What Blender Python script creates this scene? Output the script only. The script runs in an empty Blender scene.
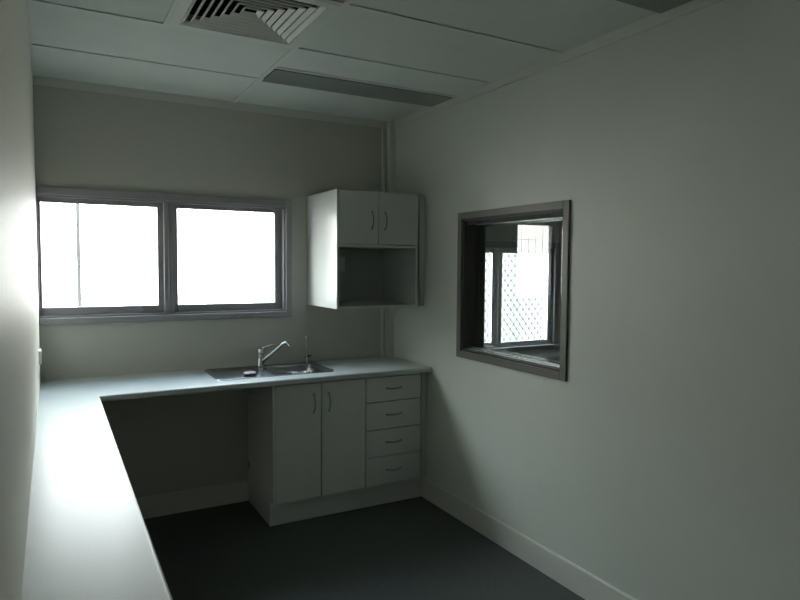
import bpy, bmesh, math, random
from mathutils import Vector, Matrix
random.seed(4)
C = bpy.context.scene.collection
SC = bpy.context.scene

# ---------------------------------------------------------------- camera
cam_d = bpy.data.cameras.new('camera')
cam = bpy.data.objects.new('camera', cam_d)
C.objects.link(cam)
yaw, pit, rol = math.radians(28.97), math.radians(-3.2148), math.radians(0.4119)
Fv = Vector((math.sin(yaw) * math.cos(pit), math.cos(yaw) * math.cos(pit), math.sin(pit)))
R0 = Vector((math.cos(yaw), -math.sin(yaw), 0))
U0 = R0.cross(Fv)
Rv = math.cos(rol) * R0 + math.sin(rol) * U0
Uv = math.cos(rol) * U0 - math.sin(rol) * R0
m = Matrix((Rv, Uv, -Fv)).transposed().to_4x4()
m.translation = Vector((0, 0, 1.575))
cam.matrix_world = m
cam_d.sensor_width = 36.0
cam_d.lens = 630.16 / 800 * 36.0
cam_d.clip_start = 0.02
SC.camera = cam

# ---------------------------------------------------------------- daylight (bright hazy sky over pale concrete)
SKY_STRENGTH = 10.0
SKY = [(0.0, (0.12, 0.13, 0.125)), (0.32, (0.16, 0.17, 0.165)), (0.46, (1.22, 1.21, 1.15)), (0.58, (1.22, 1.23, 1.19)), (0.66, (1.75, 1.85, 1.88)), (0.76, (2.5, 2.7, 2.8)), (0.83, (2.1, 2.35, 2.5)), (0.87, (0.75, 0.95, 1.2)), (1.0, (0.6, 0.8, 1.05))]
world = bpy.data.worlds.new('world')
SC.world = world
world.use_nodes = True
nt = world.node_tree
nt.nodes.clear()
out = nt.nodes.new('ShaderNodeOutputWorld')
bg = nt.nodes.new('ShaderNodeBackground')
tc = nt.nodes.new('ShaderNodeTexCoord')
sep = nt.nodes.new('ShaderNodeSeparateXYZ')
ramp = nt.nodes.new('ShaderNodeValToRGB')      # by elevation: 0 = straight down, 0.5 = horizon, 1 = zenith
half = nt.nodes.new('ShaderNodeMath')
half.operation = 'MULTIPLY_ADD'
half.inputs[1].default_value = 0.5
half.inputs[2].default_value = 0.5
nt.links.new(tc.outputs['Generated'], sep.inputs[0])
nt.links.new(sep.outputs['Z'], half.inputs[0])
nt.links.new(half.outputs[0], ramp.inputs[0])
els = ramp.color_ramp.elements
for k, (pos, col) in enumerate(SKY):
    e = els[k] if k < 2 else els.new(pos)
    e.position = pos
    e.color = (col[0], col[1], col[2], 1)
nt.links.new(ramp.outputs[0], bg.inputs['Color'])
bg.inputs['Strength'].default_value = SKY_STRENGTH
nt.links.new(bg.outputs[0], out.inputs[0])

SC.view_settings.view_transform = 'Standard'
SC.view_settings.look = 'None'
SC.view_settings.exposure = 0.05
SC.view_settings.gamma = 1.0
SC.view_settings.use_curve_mapping = False
SC.cycles.use_denoising = True
SC.cycles.max_bounces = 16
SC.cycles.diffuse_bounces = 10
SC.cycles.glossy_bounces = 6
SC.cycles.transparent_max_bounces = 16
SC.cycles.sample_clamp_indirect = 12.0


# ---------------------------------------------------------------- materials
def mat(name, col, rough=0.5, metal=0.0, spec=0.5, var=0.0, vscale=3.0, bump=0.0, bscale=200.0, stretch=None, coat=0.0):
    M = bpy.data.materials.new(name)
    M.use_nodes = True
    t = M.node_tree
    b = t.nodes['Principled BSDF']
    b.inputs['Roughness'].default_value = rough
    b.inputs['Metallic'].default_value = metal
    b.inputs['Specular IOR Level'].default_value = spec
    b.inputs['Coat Weight'].default_value = coat
    c = t.nodes.new('ShaderNodeTexCoord')
    mp = t.nodes.new('ShaderNodeMapping')
    if stretch:
        mp.inputs['Scale'].default_value = stretch
    t.links.new(c.outputs['Object'], mp.inputs[0])
    n = t.nodes.new('ShaderNodeTexNoise')
    n.inputs['Scale'].default_value = vscale
    n.inputs['Detail'].default_value = 4
    t.links.new(mp.outputs[0], n.inputs['Vector'])
    r = t.nodes.new('ShaderNodeValToRGB')
    r.color_ramp.elements[0].position = 0.3
    r.color_ramp.elements[1].position = 0.7
    r.color_ramp.elements[0].color = tuple(x * (1 - var) for x in col) + (1,)
    r.color_ramp.elements[1].color = tuple(min(1, x * (1 + var)) for x in col) + (1,)
    t.links.new(n.outputs['Fac'], r.inputs[0])
    t.links.new(r.outputs[0], b.inputs['Base Color'])
    if bump:
        n2 = t.nodes.new('ShaderNodeTexNoise')
        n2.inputs['Scale'].default_value = bscale
        n2.inputs['Detail'].default_value = 3
        t.links.new(mp.outputs[0], n2.inputs['Vector'])
        bp = t.nodes.new('ShaderNodeBump')
        bp.inputs['Strength'].default_value = bump
        bp.inputs['Distance'].default_value = 0.002
        t.links.new(n2.outputs['Fac'], bp.inputs['Height'])
        t.links.new(bp.outputs[0], b.inputs['Normal'])
    return M


M_wall = mat('wall_paint', (0.595, 0.62, 0.57), 0.55, spec=0.4, var=0.015, bump=0.08, bscale=120)
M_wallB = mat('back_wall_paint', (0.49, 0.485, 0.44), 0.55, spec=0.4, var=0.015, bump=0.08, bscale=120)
M_left = mat('left_wall_satin_paint', (0.84, 0.82, 0.73), 0.5, spec=0.5, var=0.02, bump=0.06, bscale=90, stretch=(1, 6, 0.4))  # light bounced off the bench is partly put into this paler colour
M_trim = mat('white_trim_paint', (0.60, 0.61, 0.565), 0.42, var=0.01)
M_ceil = mat('ceiling_tile', (0.66, 0.695, 0.665), 0.85, spec=0.2, var=0.02, vscale=8, bump=0.15, bscale=300)
M_grid = mat('ceiling_grid_enamel', (0.66, 0.695, 0.665), 0.5, var=0.01)
M_dark = mat('dark_void', (0.02, 0.02, 0.02), 0.9, spec=0.1)
M_floor = mat('charcoal_vinyl', (0.070, 0.081, 0.076), 0.5, spec=0.4, var=0.18, vscale=60, bump=0.25, bscale=350)
M_frame = mat('grey_window_paint', (0.29, 0.28, 0.295), 0.42, var=0.03, vscale=12)
M_taupe = mat('taupe_frame_paint', (0.13, 0.125, 0.112), 0.45, var=0.04, vscale=14)
M_darkjamb = mat('dark_jamb_timber', (0.09, 0.086, 0.078), 0.55, spec=0.25, var=0.1, vscale=10, stretch=(4, 4, 0.3))
M_alu = mat('aluminium_track', (0.72, 0.75, 0.75), 0.2, metal=0.9, var=0.04, vscale=20)
M_dkalu = mat('shaded_aluminium_channel', (0.06, 0.062, 0.062), 0.6, spec=0.2, var=0.2, vscale=30)  # track aluminium darkened, shade between its glinting ridges put into the colour
M_cab = mat('white_melamine', (0.585, 0.605, 0.59), 0.27, spec=0.5, var=0.01, vscale=5)
M_top = mat('pale_grey_laminate', (0.52, 0.565, 0.565), 0.33, spec=0.36, var=0.05, vscale=220)
M_steel = mat('stainless_steel', (0.48, 0.50, 0.52), 0.2, metal=1.0, var=0.04, vscale=30, stretch=(1, 12, 1))
M_steel2 = mat('brushed_stainless_steel', (0.44, 0.46, 0.49), 0.27, metal=1.0, var=0.04, vscale=30, stretch=(1, 12, 1))
M_chrome = mat('brushed_chrome', (0.62, 0.64, 0.66), 0.16, metal=1.0, var=0.02)
M_handle = mat('satin_nickel_handle', (0.27, 0.26, 0.25), 0.3, metal=1.0, var=0.03)
M_black = mat('black_plastic', (0.012, 0.012, 0.013), 0.4)
M_plast = mat('white_plastic', (0.78, 0.78, 0.75), 0.35)
M_vent = mat('vent_enamel', (0.66, 0.70, 0.66), 0.45, var=0.02)
M_blade = mat('vent_enamel_lit', (0.86, 0.88, 0.84), 0.4, var=0.02)  # whiter copy of the vent enamel, window light on the louvres painted in
M_backdrop = mat('backdrop_grey', (0.25, 0.255, 0.25), 0.8, var=0.05)  # for the added wall behind the mesh
M_diff = mat('light_diffuser', (0.22, 0.24, 0.22), 0.35, spec=0.4, var=0.1, vscale=60, bump=0.5, bscale=160)
M_post = mat('dark_post_paint', (0.13, 0.13, 0.13), 0.6)
M_wire = mat('screen_wire', (0.05, 0.05, 0.055), 0.6)
M_plugw = mat('plug_white', (0.75, 0.72, 0.70), 0.3)
M_plugr = mat('plug_dark_red_rubber', (0.10, 0.035, 0.03), 0.5)


def glass_mat():
    M = bpy.data.materials.new('window_glass')
    M.use_nodes = True
    t = M.node_tree
    t.nodes.clear()
    o = t.nodes.new('ShaderNodeOutputMaterial')
    mx = t.nodes.new('ShaderNodeMixShader')
    tr = t.nodes.new('ShaderNodeBsdfTransparent')
    tr.inputs['Color'].default_value = (0.93, 0.96, 0.95, 1)
    gl = t.nodes.new('ShaderNodeBsdfGlossy')
    gl.inputs['Roughness'].default_value = 0.0
    fr = t.nodes.new('ShaderNodeFresnel')
    ge = t.nodes.new('ShaderNodeNewGeometry')      # one thin sheet: the same reflection from either side
    ior = t.nodes.new('ShaderNodeMapRange')
    ior.inputs['To Min'].default_value = 1.5
    ior.inputs['To Max'].default_value = 1.0 / 1.5
    t.links.new(ge.outputs['Backfacing'], ior.inputs['Value'])
    t.links.new(ior.outputs['Result'], fr.inputs['IOR'])
    two = t.nodes.new('ShaderNodeMath')
    two.operation = 'MULTIPLY'
    two.inputs[1].default_value = 2.2
    two.use_clamp = True
    t.links.new(fr.outputs[0], two.inputs[0])
    t.links.new(two.outputs[0], mx.inputs[0])
    t.links.new(tr.outputs[0], mx.inputs[1])
    t.links.new(gl.outputs[0], mx.inputs[2])
    t.links.new(mx.outputs[0], o.inputs[0])
    return M


M_glass = glass_mat()


# ---------------------------------------------------------------- mesh helpers
def box(bm, x0, x1, y0, y1, z0, z1, bev=0.0, seg=2, mi=0):
    ret = bmesh.ops.create_cube(bm, size=1.0)
    vs = ret['verts']
    for v in vs:
        v.co = Vector(((x0 + x1) / 2 + v.co.x * (x1 - x0), (y0 + y1) / 2 + v.co.y * (y1 - y0), (z0 + z1) / 2 + v.co.z * (z1 - z0)))
    fs = set(f for v in vs for f in v.link_faces)
    for f in fs:
        f.material_index = mi
    if bev:
        es = list(set(e for v in vs for e in v.link_edges))
        r = bmesh.ops.bevel(bm, geom=es, offset=bev, segments=seg, profile=0.5, affect='EDGES')
        for f in r['faces']:
            f.material_index = mi


def tube(bm, pts, r, n=12, cap=True):
    pts = [Vector(p) for p in pts]
    rs = r if isinstance(r, (list, tuple)) else [r] * len(pts)
    rings = []
    ref = None
    for i, p in enumerate(pts):
        a = pts[max(0, i - 1)]
        b = pts[min(len(pts) - 1, i + 1)]
        t = (b - a).normalized()
        if ref is None:
            ref = Vector((0, 0, 1)) if abs(t.z) < 0.9 else Vector((1, 0, 0))
        u = (ref - t * ref.dot(t)).normalized()
        ref = u
        w = t.cross(u)
        rings.append([bm.verts.new(p + rs[i] * (math.cos(k * 2 * math.pi / n) * u + math.sin(k * 2 * math.pi / n) * w)) for k in range(n)])
    for i in range(len(rings) - 1):
        for k in range(n):
            f = bm.faces.new((rings[i][k], rings[i][(k + 1) % n], rings[i + 1][(k + 1) % n], rings[i + 1][k]))
            f.smooth = True
    if cap:
        bm.faces.new(rings[0][::-1])
        bm.faces.new(rings[-1])


def lathe(bm, prof, cx, cy, n=32, mi=0):
    rings = []
    for r, z in prof:
        rings.append([bm.verts.new((cx + r * math.cos(k * 2 * math.pi / n), cy + r * math.sin(k * 2 * math.pi / n), z)) for k in range(n)])
    for i in range(len(rings) - 1):
        for k in range(n):
            f = bm.faces.new((rings[i][k], rings[i][(k + 1) % n], rings[i + 1][(k + 1) % n], rings[i + 1][k]))
            f.smooth = True
            f.material_index = mi
    f = bm.faces.new(rings[-1])
    f.material_index = mi
    f = bm.faces.new(rings[0][::-1])
    f.material_index = mi


def prism(bm, poly, axis, a, b):
    """extrude a 2-D polygon along an axis: 'x' -> poly in (y, z), 'y' -> (x, z), 'z' -> (x, y)"""
    def P(u, v, w):
        return {'x': (w, u, v), 'y': (u, w, v), 'z': (u, v, w)}[axis]
    A = [bm.verts.new(P(u, v, a)) for u, v in poly]
    B = [bm.verts.new(P(u, v, b)) for u, v in poly]
    n = len(poly)
    for i in range(n):
        bm.faces.new((A[i], A[(i + 1) % n], B[(i + 1) % n], B[i]))
    bm.faces.new(A[::-1])
    bm.faces.new(B)


def rrect(x0, x1, y0, y1, r, n=6):
    pts = []
    for cx, cy, a0 in ((x1 - r, y1 - r, 0), (x0 + r, y1 - r, 90), (x0 + r, y0 + r, 180), (x1 - r, y0 + r, 270)):
        for k in range(n + 1):
            a = math.radians(a0 + 90 * k / n)
            pts.append((cx + r * math.cos(a), cy + r * math.sin(a)))
    return pts


def obj(name, bm, material, parent=None, smooth=None, origin=None):
    bmesh.ops.recalc_face_normals(bm, faces=bm.faces)
    me = bpy.data.meshes.new(name)
    bm.to_mesh(me)
    bm.free()
    for mm in (material if isinstance(material, (list, tuple)) else [material]):
        me.materials.append(mm)
    o = bpy.data.objects.new(name, me)
    C.objects.link(o)
    if parent is not None:
        o.parent = parent
        off = parent_world(parent)
        me.transform(Matrix.Translation(-off))
    elif origin is not None:
        me.transform(Matrix.Translation(-Vector(origin)))
        o.location = origin
    if smooth:
        for p in me.polygons:
            p.use_smooth = True
        try:
            me.set_sharp_from_angle(angle=math.radians(smooth))
        except Exception:
            pass
    return o


def parent_world(o):
    v = Vector((0, 0, 0))
    while o is not None:
        v += o.location
        o = o.parent
    return v


def thing(name, label, cat, loc, group=None):
    o = bpy.data.objects.new(name, None)
    o.empty_display_size = 0.05
    C.objects.link(o)
    o.location = loc
    o['label'] = label
    o['category'] = cat
    if group:
        o['group'] = group
    return o


def tag(o, label, cat, group=None):
    o['label'] = label
    o['category'] = cat
    if group:
        o['group'] = group
    return o


def struct(name, bm, m_, label=None, cat=None, smooth=None):
    o = obj(name, bm, m_, smooth=smooth)
    o['kind'] = 'structure'
    if label:
        o['label'] = label
        o['category'] = cat
    return o


def struct_empty(name, loc, label, cat):
    o = thing(name, label, cat, loc)
    o['kind'] = 'structure'
    return o


def copy_tree(o, parent=None):
    c = o.copy()
    C.objects.link(c)
    if parent is not None:
        c.parent = parent
    for ch in list(o.children):
        copy_tree(ch, c)
    return c


B = bmesh.new

# ---------------------------------------------------------------- room dimensions (metres, floor z=0, camera at x=y=0)
XL, XR, YB, YF = -0.066, 2.19, 4.094, -1.7
ZC = 2.599
ZT = 2.95
XR2 = 2.36            # far face of the right-hand wall
XN, YN = 5.6, 0.4     # the adjoining room

# floor
bm = B()
box(bm, XL - 0.1, XN + 0.1, YF - 0.1, YB + 0.14, -0.1, 0.0)
struct('floor', bm, M_floor, 'dark charcoal vinyl floor', 'floor')

# left wall
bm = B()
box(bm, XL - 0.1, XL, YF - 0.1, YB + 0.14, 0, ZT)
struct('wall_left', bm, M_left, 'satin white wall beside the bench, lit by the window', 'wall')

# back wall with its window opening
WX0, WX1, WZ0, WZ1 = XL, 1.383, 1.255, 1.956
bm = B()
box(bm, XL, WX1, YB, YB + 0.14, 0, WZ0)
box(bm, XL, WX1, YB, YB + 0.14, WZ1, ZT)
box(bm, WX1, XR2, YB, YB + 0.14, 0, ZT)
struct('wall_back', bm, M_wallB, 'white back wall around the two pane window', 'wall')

# right wall with the servery opening
SY0, SY1, SZ0, SZ1 = 2.308, 3.172, 1.052, 1.851
bm = B()
box(bm, XR, XR2, YF - 0.1, SY0, 0, ZT)
box(bm, XR, XR2, SY1, YB, 0, ZT)
box(bm, XR, XR2, SY0, SY1, 0, SZ0)
box(bm, XR, XR2, SY0, SY1, SZ1, ZT)
struct('wall_right', bm, M_wall, 'white right wall with the framed servery opening', 'wall')

bm = B()
box(bm, XL, XR, YF - 0.1, YF, 0, ZT)
struct('wall_front', bm, M_wall, 'white wall behind the viewer', 'wall')

# adjoining room shell
NX0, NX1, NZ0, NZ1 = 2.60, 3.772, 0.90, 1.72
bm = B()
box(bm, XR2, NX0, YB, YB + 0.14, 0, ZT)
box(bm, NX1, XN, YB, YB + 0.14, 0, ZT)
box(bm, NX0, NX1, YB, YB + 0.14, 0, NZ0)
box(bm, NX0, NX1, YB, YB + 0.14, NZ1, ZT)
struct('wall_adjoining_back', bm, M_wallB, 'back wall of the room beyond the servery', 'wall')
bm = B()
box(bm, XN, XN + 0.1, YN - 0.1, YB + 0.14, 0, ZT)
struct('wall_adjoining_right', bm, M_wall, 'far side wall of the room beyond the servery', 'wall')
bm = B()
box(bm, XR2, XN, YN - 0.1, YN, 0, ZT)
struct('wall_adjoining_front', bm, M_wall, 'near wall of the room beyond the servery', 'wall')

# ---------------------------------------------------------------- ceiling: lay-in tiles on an exposed grid
XJ = 1.04
XV = 0.455
rows = [4.094, 3.511, 2.928, 2.345, 1.762, 1.179, 0.596, 0.013, -0.570, -1.153, -1.7]
TB = 0.012
bm = B()
gap = 0.0022


def tile(x0, x1, y0, y1):
    box(bm, x0 + TB - 0.008 + gap, x1 - TB + 0.008 - gap, y0 + TB - 0.008 + gap, y1 - TB + 0.008 - gap, ZC + 0.005, ZC + 0.02, 0.0015, 1)


for i in range(len(rows) - 1):
    y1, y0 = rows[i], rows[i + 1]
    if i == 2:
        tile(XL, XV, y0, y1)
    else:
        tile(XL, XJ, y0, y1)
    if i in (1 - 1 + 1, 4):      # rows with a light in their far half
        tile(XJ, XR, y0, y1 - 0.25)
    else:
        tile(XJ, XR, y0, y1)
ceil = struct('ceiling', bm, M_ceil, 'suspended ceiling of pale lay in tiles', 'ceiling')
bm = B()
for y in rows[1:-1]:
    box(bm, XL, XR, y - TB, y + TB, ZC - 0.001, ZC + 0.004)
    box(bm, XL, XR, y - 0.002, y + 0.002, ZC + 0.004, ZC + 0.04)
box(bm, XJ - TB, XJ + TB, YF, YB, ZC - 0.0015, ZC + 0.0035)
box(bm, XJ - 0.002, XJ + 0.002, YF, YB, ZC + 0.0035, ZC + 0.04)
box(bm, XV - TB, XV + TB, rows[3], rows[2], ZC - 0.001, ZC + 0.004)
for i in (1, 4):
    y = rows[i] - 0.25
    box(bm, XJ, XR, y - TB, y + TB, ZC - 0.001, ZC + 0.004)
obj('ceiling_grid', bm, M_grid, ceil)
bm = B()
box(bm, XL - 0.1, XN + 0.1, YF - 0.1, YB + 0.14, ZT, ZT + 0.08)
obj('ceiling_slab', bm, M_dark, ceil)
bm = B()
box(bm, XR2, XN, YN, YB, 2.55, 2.60)
struct('ceiling_adjoining', bm, M_ceil, 'ceiling of the room beyond the servery', 'ceiling')

# perimeter battens under the ceiling
bm = B()
box(bm, XL, XR, YB - 0.012, YB, 2.555, ZC + 0.01, 0.0015, 1)
struct('trim_1', bm, M_trim, 'flat batten along the top of back wall', 'trim')
bm = B()
box(bm, XR - 0.012, XR, YF, YB - 0.012, 2.555, ZC + 0.01, 0.0015, 1)
struct('trim_2', bm, M_trim, 'flat batten along the top of right wall', 'trim')
bm = B()
box(bm, XL, XL + 0.012, YF, YB - 0.012, ZC - 0.002, ZC + 0.014)
struct('trim_3', bm, M_trim, 'thin ceiling angle along the left wall', 'trim')

# skirtings
def skirting(bm, axis, a, b, w0, sgn, h=0.134, t=0.013):
    prof = [(w0, 0), (w0 + sgn * t, 0), (w0 + sgn * t, h - 0.006), (w0 + sgn * (t - 0.004), h), (w0, h)]
    prism(bm, prof, axis, a, b)


bm = B(); skirting(bm, 'x', XL, 1.117, YB, -1)
struct('baseboard_back', bm, M_trim, 'white skirting on back wall under the bench', 'baseboard')
bm = B(); skirting(bm, 'y', YF, 3.60, XR, -1)
struct('baseboard_right', bm, M_trim, 'white skirting along the right wall', 'baseboard')
bm = B(); skirting(bm, 'y', YF, YB - 0.013, XL, 1)
struct('baseboard_left', bm, M_trim, 'white skirting on left wall under the bench', 'baseboard')

# corner pipe duct and cable duct
bm = B()
box(bm, 2.143, XR, 4.036, YB, 0.901, 2.599, 0.003, 2)
box(bm, 2.1405, 2.1435, 4.056, 4.062, 0.901, 2.599)
struct('trim_4', bm, M_trim, 'boxed pipe duct in the corner right of the cupboards', 'trim')
bm = B()
box(bm, 2.106, 2.131, YB - 0.014, YB, 0.901, 2.555, 0.002, 2)
tag(obj('cable_duct', bm, M_trim, origin=(2.118, YB, 0.901)), 'slim white vertical cable duct on back wall beside the corner pipe box', 'cable duct')

# ---------------------------------------------------------------- kitchen window
w1 = struct_empty('window_1', (0.65, YB, WZ0), 'grey framed two pane window over the bench, blown out by daylight', 'window')
bm = B()
yA = YB - 0.016
box(bm, WX1, 1.421, yA, YB + 0.01, 1.218, 2.0, 0.002)
box(bm, XL, WX1, yA, YB + 0.01, WZ1, 2.0, 0.002)
box(bm, XL, WX1, yA - 0.006, YB + 0.01, 1.218, WZ0, 0.002)
obj('architrave', bm, M_frame, w1)
bm = B()      # lining of the reveal
box(bm, WX1 - 0.012, WX1, YB, YB + 0.14, WZ0, WZ1)
box(bm, XL, XL + 0.008, YB, YB + 0.14, WZ0, WZ1)
box(bm, XL, WX1, YB, YB + 0.14, WZ1 - 0.012, WZ1)
box(bm, XL, WX1, YB, YB + 0.15, WZ0, WZ0 + 0.012)
obj('window_frame', bm, M_frame, w1)
bm = B()
box(bm, 0.612, 0.670, YB + 0.012, YB + 0.12, WZ0 + 0.01, WZ1 - 0.01, 0.003)
box(bm, 0.636, 0.646, YB + 0.004, YB + 0.02, WZ0 + 0.01, WZ1 - 0.01, 0.002)
obj('mullion', bm, M_frame, w1)
for a, b, ga, gb in ((XL + 0.006, 0.613, -0.046, 0.580), (0.669, WX1 - 0.012, 0.697, 1.324)):
    g0, g1 = 1.313, 1.917
    bm = B()
    y0, y1 = YB + 0.045, YB + 0.085
    box(bm, a, ga, y0, y1, WZ0 + 0.012, WZ1 - 0.012, 0.002)
    box(bm, gb, b, y0, y1, WZ0 + 0.012, WZ1 - 0.012, 0.002)
    box(bm, ga, gb, y0, y1, WZ0 + 0.012, g0, 0.002)
    box(bm, ga, gb, y0, y1, g1, WZ1 - 0.012, 0.002)
    sash = obj('sash', bm, M_frame, w1)
    bm = B()
    f = bm.faces.new([bm.verts.new(p) for p in ((ga, y0 + 0.02, g0), (gb, y0 + 0.02, g0), (gb, y0 + 0.02, g1), (ga, y0 + 0.02, g1))])
    obj('pane', bm, M_glass, sash)
bm = B()      # welded wire security screen outside
x = XL + 0.03
while x < WX1:
    tube(bm, [(x, YB + 0.19, WZ0 - 0.02), (x, YB + 0.19, WZ1 + 0.02)], 0.0019, 6)
    x += 0.079
for z in (1.30, 1.55, 1.80):
    tube(bm, [(XL - 0.05, YB + 0.187, z), (WX1 + 0.03, YB + 0.187, z)], 0.0018, 6)
for x in (XL - 0.03, WX1 + 0.02):
    box(bm, x, x + 0.012, YB + 0.14, YB + 0.2, WZ0 - 0.03, WZ1 + 0.03)
obj('security_screen', bm, M_wire, w1)

# added unseen wall, dims the daylight behind the mesh so its wires show
bm = B()
box(bm, 3.9, 9.5, 6.6, 6.75, -0.1, 3.6)
struct('wall_backdrop', bm, M_backdrop, 'added unseen grey wall dimming the daylight behind the meshed window', 'wall')

# slim post outside
bm = B()
box(bm, 0.148, 0.171, 4.62, 4.645, -0.1, 2.3, 0.002)
tag(obj('exterior_post', bm, M_post, origin=(0.16, 4.63, -0.1)), 'slim upright post outside the left window pane', 'post')

# ---------------------------------------------------------------- servery window in the right wall
w2 = struct_empty('window_2', (XR, 2.74, SZ0), 'taupe framed servery opening with sliding glass in right wall', 'window')
bm = B()
xa, xb = XR - 0.014, XR + 0.012
box(bm, xa, xb, SY0 - 0.04, SY0 + 0.0, SZ0 - 0.04, SZ1 + 0.04, 0.002)
box(bm, xa, xb, SY1, SY1 + 0.04, SZ0 - 0.04, SZ1 + 0.04, 0.002)
box(bm, xa, xb, SY0, SY1, SZ1, SZ1 + 0.04, 0.002)
box(bm, xa, xb, SY0, SY1, SZ0 - 0.04, SZ0, 0.002)
obj('architrave', bm, M_taupe, w2)
bm = B()
box(bm, XR, XR2 - 0.01, SY0, SY0 + 0.012, SZ0, SZ1)
box(bm, XR, XR2 - 0.01, SY1 - 0.012, SY1, SZ0, SZ1)
box(bm, XR + 0.10, XR + 0.14, SY1 - 0.018, SY1 - 0.012, SZ0, SZ1)
box(bm, XR, XR2 - 0.01, SY0, SY1, SZ1 - 0.012, SZ1)
box(bm, XR, XR2 - 0.01, SY0, SY1, SZ0, SZ0 + 0.010)
obj('window_frame', bm, M_darkjamb, w2)
ya, yb = SY0 + 0.012, SY1 - 0.012
bm = B()
z0 = SZ0 + 0.010
box(bm, 2.206, 2.330, ya, yb, z0, z0 + 0.003, mi=1)
for xx, h in ((2.208, 0.010), (2.222, 0.020), (2.246, 0.020), (2.272, 0.020), (2.322, 0.012)):
    box(bm, xx, xx + 0.004, ya, yb, z0, z0 + h, 0.001, 1)
obj('bottom_track', bm, [M_alu, M_dkalu], w2)
bm = B()
z1 = SZ1 - 0.012
box(bm, 2.206, 2.330, ya, yb, z1 - 0.003, z1, mi=1)
for xx, h in ((2.208, 0.022), (2.222, 0.016), (2.246, 0.026), (2.272, 0.016), (2.322, 0.030)):
    box(bm, xx, xx + 0.003, ya, yb, z1 - h, z1, 0.001, 1, mi=0 if xx in (2.246, 2.322) else 1)  # glints kept on two ridges, the others take the darkened aluminium
obj('top_track', bm, [M_alu, M_dkalu], w2)
for xg, a, b in ((2.241, ya, 2.765), (2.262, 2.715, yb)):
    bm = B()
    bm.faces.new([bm.verts.new(p) for p in ((xg, a, z0 + 0.006), (xg, b, z0 + 0.006), (xg, b, z1 - 0.006), (xg, a, z1 - 0.006))])
    obj('pane', bm, M_glass, w2)

# ---------------------------------------------------------------- window of the adjoining room
w3 = struct_empty('window_3', (3.2, YB, NZ0), 'aluminium window with diamond security mesh in the room beyond the servery', 'window')
bm = B()
box(bm, NX0 - 0.05, NX0, YB - 0.016, YB + 0.02, NZ0 - 0.05, NZ1 + 0.05, 0.002)
box(bm, NX1, NX1 + 0.05, YB - 0.016, YB + 0.02, NZ0 - 0.05, NZ1 + 0.05, 0.002)
box(bm, NX0, NX1, YB - 0.016, YB + 0.02, NZ1, NZ1 + 0.05, 0.002)
obj('architrave', bm, M_frame, w3)
bm = B()
box(bm, NX0, NX1, YB, YB + 0.14, NZ0, NZ0 + 0.012)
box(bm, NX0 - 0.06, NX1 + 0.06, YB - 0.05, YB + 0.02, NZ0 - 0.03, NZ0 + 0.004, 0.003)
obj('sill', bm, M_frame, w3)
for a, b in ((NX0, 3.198), (3.193, NX1)):
    y0 = YB + (0.05 if a == NX0 else 0.02)
    wl = 0.04
    wr = 0.045
    bm = B()
    box(bm, a, a + wl, y0, y0 + 0.03, NZ0 + 0.012, NZ1, 0.002)
    box(bm, b - wr, b, y0, y0 + 0.03, NZ0 + 0.012, NZ1, 0.002)
    box(bm, a + wl, b - wr, y0, y0 + 0.03, NZ0 + 0.012, NZ0 + 0.042, 0.002)
    box(bm, a + wl, b - wr, y0, y0 + 0.03, NZ1 - 0.045, NZ1, 0.002)
    sash = obj('sash', bm, M_alu, w3)
    bm = B()
    yg = y0 + 0.015
    bm.faces.new([bm.verts.new(p) for p in ((a + wl, yg, NZ0 + 0.042), (b - wr, yg, NZ0 + 0.042), (b - wr, yg, NZ1 - 0.045), (a + wl, yg, NZ1 - 0.045))])
    obj('pane', bm, M_glass, sash)
bm = B()      # diamond mesh
ym = YB + 0.17
px, pz = 0.068, 0.084
nx = int((NX1 - NX0) / px) + 2
nz = int((NZ1 - NZ0) / pz) + 2
for i in range(nx):
    for j in range(nz):
        cx, cz = NX0 + i * px, NZ0 + j * pz
        for dx, dz in ((px / 2, pz / 2), (-px / 2, pz / 2), (px / 2, -pz / 2), (-px / 2, -pz / 2)):
            tube(bm, [(cx, ym, cz), (cx + dx, ym, cz + dz)], 0.0030, 4, False)
        for ox, oz in ((0, 0), (px / 2, pz / 2)):
            box(bm, cx + ox - 0.006, cx + ox + 0.006, ym - 0.004, ym + 0.004, cz + oz - 0.006, cz + oz + 0.006)
obj('security_mesh', bm, M_wire, w3)

# ---------------------------------------------------------------- worktop (L-shaped) with sink cut-out
SX0, SX1, SYf, SYb = 0.825, 1.560, 3.640, 4.066
YCF, XCI, ZW, TH = 3.509, 0.203, 0.900, 0.034
xs = [XL, XCI, SX0 + 0.02, SX1 - 0.02, XR]
ys = [0.55, YCF, SYf + 0.02, SYb - 0.02, YB]
bm = B()
V = {}


def vv(i, j):
    if (i, j) not in V:
        V[(i, j)] = bm.verts.new((xs[i], ys[j], ZW))
    return V[(i, j)]


for i in range(4):
    for j in range(4):
        if (j == 0 and i > 0) or (i == 2 and j == 2):
            continue
        bm.faces.new((vv(i, j), vv(i + 1, j), vv(i + 1, j + 1), vv(i, j + 1)))
ex = bmesh.ops.extrude_face_region(bm, geom=list(bm.faces))
for g in ex['geom']:
    if isinstance(g, bmesh.types.BMVert):
        g.co.z -= TH
bmesh.ops.recalc_face_normals(bm, faces=bm.faces)
sel = []
for e in bm.edges:
    a, b = e.verts
    if abs(a.co.z - b.co.z) > 1e-5 or len(e.link_faces) != 2:
        continue
    front = abs(a.co.y - YCF) < 1e-4 and abs(b.co.y - YCF) < 1e-4 and min(a.co.x, b.co.x) > XCI - 1e-4
    side = abs(a.co.x - XCI) < 1e-4 and abs(b.co.x - XCI) < 1e-4 and max(a.co.y, b.co.y) < YCF + 1e-4
    if (front or side) and e.calc_face_angle(0) > 0.5:
        sel.append(e)
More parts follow.
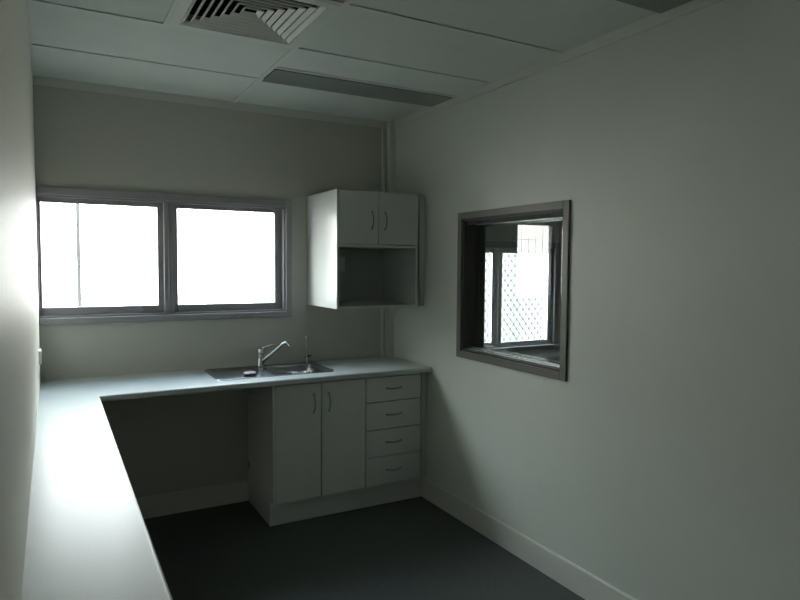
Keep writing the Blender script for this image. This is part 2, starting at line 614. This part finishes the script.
bmesh.ops.bevel(bm, geom=sel, offset=0.011, segments=5, profile=0.5, affect='EDGES')
wt = obj('worktop', bm, M_top, smooth=40, origin=(0, 3.8, ZW))
tag(wt, 'pale grey L shaped laminate worktop under the window and along left wall', 'worktop')

# ---------------------------------------------------------------- sink
sink = thing('sink', 'stainless steel inset sink with left drainer in the worktop', 'sink', ((SX0 + SX1) / 2, 3.85, ZW))
bx0, bx1, by0, by1 = 1.170, 1.522, 3.676, 4.000
dx0, dx1, dy0, dy1 = 0.858, 1.140, 3.676, 4.034


def loop(bm, pts, z):
    return [bm.verts.new((x, y, z)) for x, y in pts]


def skin(bm, A, Bv, smooth=True):
    n = len(A)
    for k in range(n):
        f = bm.faces.new((A[k], A[(k + 1) % n], Bv[(k + 1) % n], Bv[k]))
        f.smooth = smooth


bm = B()
zd = ZW + 0.0035
o1 = loop(bm, rrect(SX0, SX1, SYf, SYb, 0.045), ZW + 0.0005)
o2 = loop(bm, rrect(SX0 + 0.002, SX1 - 0.002, SYf + 0.002, SYb - 0.002, 0.043), ZW + 0.004)
o3 = loop(bm, rrect(SX0 + 0.010, SX1 - 0.010, SYf + 0.010, SYb - 0.010, 0.036), ZW + 0.004)
o4 = loop(bm, rrect(SX0 + 0.014, SX1 - 0.014, SYf + 0.014, SYb - 0.014, 0.032), ZW + 0.001)
skin(bm, o1, o2); skin(bm, o2, o3); skin(bm, o3, o4)
bl = loop(bm, rrect(bx0, bx1, by0, by1, 0.05), ZW + 0.001)
dl = loop(bm, rrect(dx0, dx1, dy0, dy1, 0.035), ZW + 0.001)


def loop_edges(L):
    es = []
    for k in range(len(L)):
        e = bm.edges.get((L[k], L[(k + 1) % len(L)])) or bm.edges.new((L[k], L[(k + 1) % len(L)]))
        es.append(e)
    return es


bmesh.ops.triangle_fill(bm, use_beauty=True, use_dissolve=False, edges=loop_edges(o4) + loop_edges(bl) + loop_edges(dl))
d2 = loop(bm, rrect(dx0 + 0.006, dx1 - 0.006, dy0 + 0.006, dy1 - 0.006, 0.03), ZW - 0.004)
skin(bm, dl, d2)
bm.faces.new(d2)
obj('sink_deck', bm, M_steel2, sink)
bm = B()
for k in range(7):          # pressed drainer ribs
    xx = dx0 + 0.035 + k * 0.031
    tube(bm, [(xx, dy0 + 0.03, ZW - 0.009), (xx, dy0 + 0.05, ZW - 0.0065), (xx, dy0 + 0.15, ZW - 0.0065), (xx, dy0 + 0.18, ZW - 0.009)], 0.005, 8)
obj('drainer', bm, M_steel, sink)
bm = B()
prev = None
for ins, z in ((0, 0.001), (0.004, -0.004), (0.010, -0.05), (0.018, -0.125), (0.030, -0.148), (0.055, -0.155), (0.10, -0.157)):
    L = loop(bm, rrect(bx0 + ins, bx1 - ins, by0 + ins, by1 - ins, max(0.05 - ins * 0.2, 0.02)), ZW + z)
    if prev:
        skin(bm, prev, L)
    prev = L
bm.faces.new(prev)
obj('bowl', bm, M_steel, sink)
bm = B()
lathe(bm, [(0.042, ZW - 0.1565), (0.042, ZW - 0.154), (0.036, ZW - 0.153), (0.030, ZW - 0.158)], 1.346, 3.838)
obj('waste', bm, M_chrome, sink)

# plug lying on the drainer
pl = thing('sink_plug', 'round white sink plug lying on the drainer', 'plug', (1.040, 3.748, ZW + 0.002))
bm = B()
lathe(bm, [(0.030, ZW + 0.0022), (0.038, ZW + 0.004), (0.040, ZW + 0.009), (0.037, ZW + 0.013)], 1.040, 3.748)
obj('plug_rim', bm, M_plugr, pl)
bm = B()
lathe(bm, [(0.0375, ZW + 0.013), (0.0375, ZW + 0.016), (0.033, ZW + 0.0195), (0.012, ZW + 0.021)], 1.040, 3.748)
lathe(bm, [(0.006, ZW + 0.0205), (0.006, ZW + 0.026), (0.003, ZW + 0.027)], 1.040, 3.748, 16)
obj('plug_cap', bm, M_plugw, pl)

# mixer tap
TX, TY = 1.190, 4.030
tap = thing('mixer_tap', 'chrome single lever mixer tap behind the sink', 'tap', (TX, TY, ZW))
bm = B()
lathe(bm, [(0.027, ZW + 0.0016), (0.027, ZW + 0.008), (0.0225, ZW + 0.012), (0.0225, ZW + 0.085), (0.0235, ZW + 0.09), (0.0235, ZW + 0.112), (0.020, ZW + 0.122), (0.010, ZW + 0.127)], TX, TY)
obj('tap_body', bm, M_chrome, tap)
bm = B()
dirv = Vector((0.124, -0.100, 0))
base = Vector((TX, TY, ZW + 0.030))
pts = []
for t, h in ((0.0, 0.0), (0.25, 0.030), (0.5, 0.062), (0.75, 0.096), (0.9, 0.117), (0.98, 0.126), (1.06, 0.131), (1.14, 0.131), (1.2, 0.127), (1.23, 0.118), (1.235, 0.108)):
    pts.append(base + dirv * t + Vector((0, 0, h)))
tube(bm, pts, [0.014, 0.0135, 0.013, 0.012, 0.0115, 0.0115, 0.0115, 0.0115, 0.0115, 0.012, 0.012], 14)
obj('spout', bm, M_chrome, tap)
bm = B()
tube(bm, [(TX, TY, ZW + 0.118), (TX + 0.02, TY - 0.012, ZW + 0.128), (TX + 0.055, TY - 0.03, ZW + 0.140), (TX + 0.085, TY - 0.045, ZW + 0.146)], [0.012, 0.0095, 0.007, 0.006], 12)
obj('lever', bm, M_chrome, tap)

# slim filter tap
FX, FY = 1.512, 4.035
ft = thing('filter_tap', 'slim upright filtered water tap at right end of the sink', 'tap', (FX, FY, ZW))
bm = B()
lathe(bm, [(0.017, ZW + 0.001), (0.017, ZW + 0.006), (0.009, ZW + 0.010), (0.009, ZW + 0.055), (0.005, ZW + 0.060)], FX, FY, 20)
obj('tap_body', bm, M_chrome, ft)
bm = B()
dv = Vector((-0.36, -0.93, 0))
pts = [Vector((FX, FY, ZW + 0.055)), Vector((FX, FY, ZW + 0.12)), Vector((FX, FY, ZW + 0.165))]
for k in range(1, 9):
    a = math.radians(k * 20)
    pts.append(Vector((FX, FY, ZW + 0.165)) + dv * 0.03 * (1 - math.cos(a)) + Vector((0, 0, 0.03 * math.sin(a))))
pts.append(pts[-1] + Vector((0, 0, -0.02)) + dv * 0.002)
tube(bm, pts, 0.0048, 10)
obj('spout', bm, M_chrome, ft)
bm = B()
tube(bm, [(FX - 0.010, FY, ZW + 0.046), (FX + 0.014, FY - 0.004, ZW + 0.048), (FX + 0.030, FY - 0.006, ZW + 0.055)], [0.007, 0.006, 0.004], 10)
obj('lever', bm, M_black, ft)


# ---------------------------------------------------------------- handles
def bow_handle(name, p, q, outv, parent, bulge=0.026, r=0.0040):
    p, q, outv = Vector(p), Vector(q), Vector(outv)
    bm = B()
    pts = []
    n = 12
    for k in range(n + 1):
        t = k / n
        h = math.sin(math.pi * min(1, max(0, t))) ** 0.6
        pts.append(p.lerp(q, t) + outv * (bulge * h))
    tube(bm, pts, r, 8)
    for c in (p, q):
        tube(bm, [c - outv * 0.0005, c + outv * 0.004], 0.0065, 8)
    return obj(name, bm, M_handle, parent)


# ---------------------------------------------------------------- base cabinet (two doors)
BX0, BXM, BX1, DX1 = 1.118, 1.4215, 1.7215, 2.126
YD = 3.545          # door faces
YK = 3.612          # kickboard face
ZB, ZTOP = 0.153, ZW - TH - 0.003
bc = thing('base_cabinet', 'white two door base cabinet under the sink', 'cabinet', (1.42, 3.8, 0))
bm = B()
# left end panel to the floor, notched at the kick
prism(bm, [(YK, 0.0), (YB - 0.014, 0.0), (YB - 0.014, ZTOP), (YD + 0.002, ZTOP), (YD + 0.002, ZB - 0.004), (YK, ZB - 0.004)], 'x', BX0, BX0 + 0.016)
box(bm, BX1 - 0.014, BX1, YD + 0.022, YB - 0.014, ZB, ZTOP)
box(bm, BX0 + 0.016, BX1 - 0.014, YD + 0.022, YB - 0.014, ZB, ZB + 0.016)
box(bm, BX0 + 0.016, BX1 - 0.014, YD + 0.024, YD + 0.04, ZTOP - 0.06, ZTOP)
obj('carcass', bm, M_cab, bc)
bm = B()
box(bm, BX0 + 0.016, BX1, YK, YK + 0.016, 0.0, ZB - 0.002)
obj('kickboard', bm, M_cab, bc)
for a, b, hx in ((BX0 + 0.017, BXM - 0.003, 1.372), (BXM + 0.003, BX1 - 0.003, 1.470)):
    bm = B()
    box(bm, a, b, YD, YD + 0.018, ZB + 0.001, ZTOP - 0.006, 0.0012, 2)
    d = obj('door', bm, M_cab, bc)
    bow_handle('handle', (hx, YD, 0.680), (hx, YD, 0.790), (0, -1, 0), d)
bm = B()
pts = [(4.062 + 0.014 * math.cos(a), 0.248 + 0.022 * math.sin(a)) for a in [k * math.pi / 8 for k in range(16)]]
prism(bm, pts, 'x', BX0 - 0.0015, BX0 + 0.001)
o = obj('cable_hole', bm, M_black, bc)
o['label'] = 'small black cable hole low on the end panel'

# ---------------------------------------------------------------- drawer unit
du = thing('drawer_cabinet', 'white base cabinet with four drawers beside the right wall', 'cabinet', (1.93, 3.8, 0))
bm = B()
box(bm, BX1 + 0.001, BX1 + 0.016, YD + 0.022, YB - 0.014, ZB, ZTOP)
box(bm, DX1 - 0.016, DX1, YD + 0.022, YB - 0.014, ZB, ZTOP)
box(bm, BX1 + 0.016, DX1 - 0.016, YD + 0.022, YB - 0.014, ZB, ZB + 0.016)
box(bm, BX1 + 0.016, DX1 - 0.016, YD + 0.024, YD + 0.04, ZTOP - 0.03, ZTOP)
box(bm, BX1 + 0.016, DX1 - 0.016, YB - 0.03, YB - 0.016, ZB, ZTOP)
obj('carcass', bm, M_cab, du)
bm = B()
box(bm, DX1 + 0.024, XR - 0.0005, YD + 0.030, YD + 0.046, ZB + 0.008, ZTOP)
obj('filler_panel', bm, M_cab, du)
bm = B()
box(bm, BX1 + 0.001, XR - 0.001, YK, YK + 0.016, 0.0, ZB - 0.002)
obj('kickboard', bm, M_cab, du)
zs = [ZB + 0.001, 0.340, 0.517, 0.697, ZTOP - 0.006]
for k in range(4):
    bm = B()
    box(bm, BX1 + 0.003, DX1 - 0.001, YD, YD + 0.018, zs[k] + 0.003, zs[k + 1] - 0.003, 0.0012, 2)
    box(bm, BX1 + 0.03, DX1 - 0.03, YD + 0.018, YD + 0.45, zs[k] + 0.02, zs[k + 1] - 0.04)
    d = obj('drawer', bm, M_cab, du)
    zh = (zs[k] + zs[k + 1]) / 2 + 0.004
    bow_handle('handle', (1.872, YD, zh), (1.976, YD, zh), (0, -1, 0), d)

# ---------------------------------------------------------------- wall cabinet with microwave niche
wc = thing('wall_cabinet', 'white wall cabinet with two doors over an open niche', 'cabinet', (1.82, 3.84, 1.295))
CX0, CX1, CY, CZ0, CZS, CZ1 = 1.536, 2.113, 3.578, 1.297, 1.698, 2.034
T = 0.016
bm = B()
box(bm, CX0, CX0 + T, CY, YB - 0.001, CZ0, CZ1, 0.0008, 1)
box(bm, CX1 - T, CX1, CY + 0.021, YB - 0.001, CZ0, CZ1, 0.0008, 1)
box(bm, CX1 - T, CX1, CY + 0.002, CY + 0.021, CZ0, CZS + 0.001)
box(bm, CX0 + T, CX1 - T, CY + 0.002, YB - 0.001, CZ0, CZ0 + T)
box(bm, CX0 + T, CX1 - T, CY + 0.02, YB - 0.001, CZ1 - T, CZ1)
box(bm, CX0 + T, CX1 - T, YB - 0.012, YB - 0.001, CZ0 + T, CZ1 - T)
obj('carcass', bm, M_cab, wc)
bm = B()
box(bm, CX0 + T, CX1 - T, CY + 0.002, YB - 0.012, CZS - T, CZS)
obj('shelf', bm, M_cab, wc)
bm = B()
box(bm, CX1 + 0.037, XR - 0.0005, CY + 0.044, CY + 0.060, CZ0 + 0.004, CZ1 - 0.004)
obj('filler_panel', bm, M_cab, wc)
mid = 1.8225
for a, b, hx in ((CX0 + T + 0.002, mid - 0.002, mid - 0.047), (mid + 0.002, CX1 - 0.0005, mid + 0.047)):
    bm = B()
    box(bm, a, b, CY + 0.001, CY + 0.019, CZS + 0.0045, CZ1 - 0.001, 0.0012, 2)
    d = obj('door', bm, M_cab, wc)
    bow_handle('handle', (hx, CY + 0.001, 1.80), (hx, CY + 0.001, 1.904), (0, -1, 0), d)


# ---------------------------------------------------------------- power outlets
def outlet(label, loc, normal):
    t = thing('power_outlet', label, 'power outlet', loc)
    x, y, z = loc
    bm = B()
    bm2 = B()
    if normal == '-y':
        box(bm, x - 0.036, x + 0.036, y - 0.010, y, z - 0.05, z + 0.05, 0.003, 2)
        box(bm2, x - 0.010, x + 0.010, y - 0.014, y - 0.009, z + 0.012, z + 0.036, 0.002, 2)
    else:
        box(bm, x, x + 0.012, y - 0.058, y + 0.058, z - 0.036, z + 0.036, 0.003, 2)
        for s in (-1, 1):
            if s == 1:
                obj('switch', bm2, M_plast, t)
                bm2 = B()
            box(bm2, x + 0.011, x + 0.015, y + s * 0.030 - 0.006, y + s * 0.030 + 0.006, z + 0.008, z + 0.028, 0.0015, 2)
    obj('face_plate', bm, M_plast, t)
    obj('switch', bm2, M_plast, t)
    return t


outlet('white power outlet on left wall just above the worktop', (XL, 3.80, 1.078), '+x')
outlet('white power outlet inside the open niche of the wall cabinet', (1.775, YB - 0.012, 1.575), '-y')

# ---------------------------------------------------------------- ceiling diffuser
av = thing('air_vent', 'square white four way louvred air vent in the ceiling', 'air vent', ((XV + XJ) / 2, (rows[2] + rows[3]) / 2, ZC))
vx, vy = (XV + XJ) / 2, (rows[2] + rows[3]) / 2
H0 = 0.281


def ring_loop(bm, h, z):
    return [bm.verts.new((vx + sx * h, vy + sy * h, z)) for sx, sy in ((-1, -1), (1, -1), (1, 1), (-1, 1))]


bm = B()
a = ring_loop(bm, H0, ZC + 0.004); b = ring_loop(bm, H0, ZC - 0.002); c = ring_loop(bm, 0.243, ZC - 0.004)
d = ring_loop(bm, 0.243, ZC + 0.045); e = ring_loop(bm, 0.246, ZC + 0.05); f_ = ring_loop(bm, H0, ZC + 0.02)
L = [a, b, c, d, e]
for p, q in zip(L, L[1:]):
    skin(bm, p, q, False)
obj('vent_frame', bm, M_vent, av)
for k in range(7):
    h = 0.2395 - k * 0.0330
    zb = ZC - 0.004 + k * 0.002
    bm = B()
    w = 0.0012
    q = 0.0165
    l0 = ring_loop(bm, h, zb); l1 = ring_loop(bm, h, zb + 0.0025); l2 = ring_loop(bm, h - q, zb + 0.0150)
    l3 = ring_loop(bm, h - q + w, zb + 0.016); l4 = ring_loop(bm, h + w, zb + 0.0035); l5 = ring_loop(bm, h + w, zb)
    for p_, q_ in ((l0, l1), (l1, l2), (l2, l3), (l3, l4), (l4, l5), (l5, l0)):
        skin(bm, p_, q_, False)
    obj('louvre', bm, M_blade, av)
bm = B()      # dark plenum box over the louvres
for x0, x1, y0, y1 in ((vx - 0.25, vx - 0.24, vy - 0.25, vy + 0.25), (vx + 0.24, vx + 0.25, vy - 0.25, vy + 0.25), (vx - 0.24, vx + 0.24, vy - 0.25, vy - 0.24), (vx - 0.24, vx + 0.24, vy + 0.24, vy + 0.25)):
    box(bm, x0, x1, y0, y1, ZC + 0.05, ZC + 0.25)
box(bm, vx - 0.25, vx + 0.25, vy - 0.25, vy + 0.25, ZC + 0.25, ZC + 0.26)
obj('plenum_box', bm, M_dark, av)


# ---------------------------------------------------------------- recessed fluorescent fittings (off)
def light(y1, label):
    y0 = y1 - 0.25
    xa, xb = XJ + TB, XR - 0.014
    t = thing('ceiling_light', label, 'ceiling light', ((xa + xb) / 2, (y0 + y1) / 2, ZC), 'unlit ceiling lights')
    bm = B()
    za, zb = ZC + 0.004, ZC + 0.085
    box(bm, xa, xa + 0.003, y0 + TB, y1 - TB, za, zb)
    box(bm, xb - 0.003, xb, y0 + TB, y1 - TB, za, zb)
    box(bm, xa, xb, y0 + TB - 0.003, y0 + TB, za, zb)
    box(bm, xa, xb, y1 - TB, y1 - TB + 0.003, za, zb)
    box(bm, xa, xb, y0 + TB, y1 - TB, zb - 0.003, zb)
    obj('housing', bm, M_dark, t)
    bm = B()
    box(bm, xa + 0.004, xb - 0.004, y0 + TB + 0.002, y1 + 0.010, ZC - 0.006, ZC - 0.002)
    obj('diffuser', bm, M_diff, t)
    return t


light(rows[1], 'grey unlit recessed ceiling light above the wall cabinet')
light(rows[4], 'grey unlit recessed ceiling light at the top right picture edge')
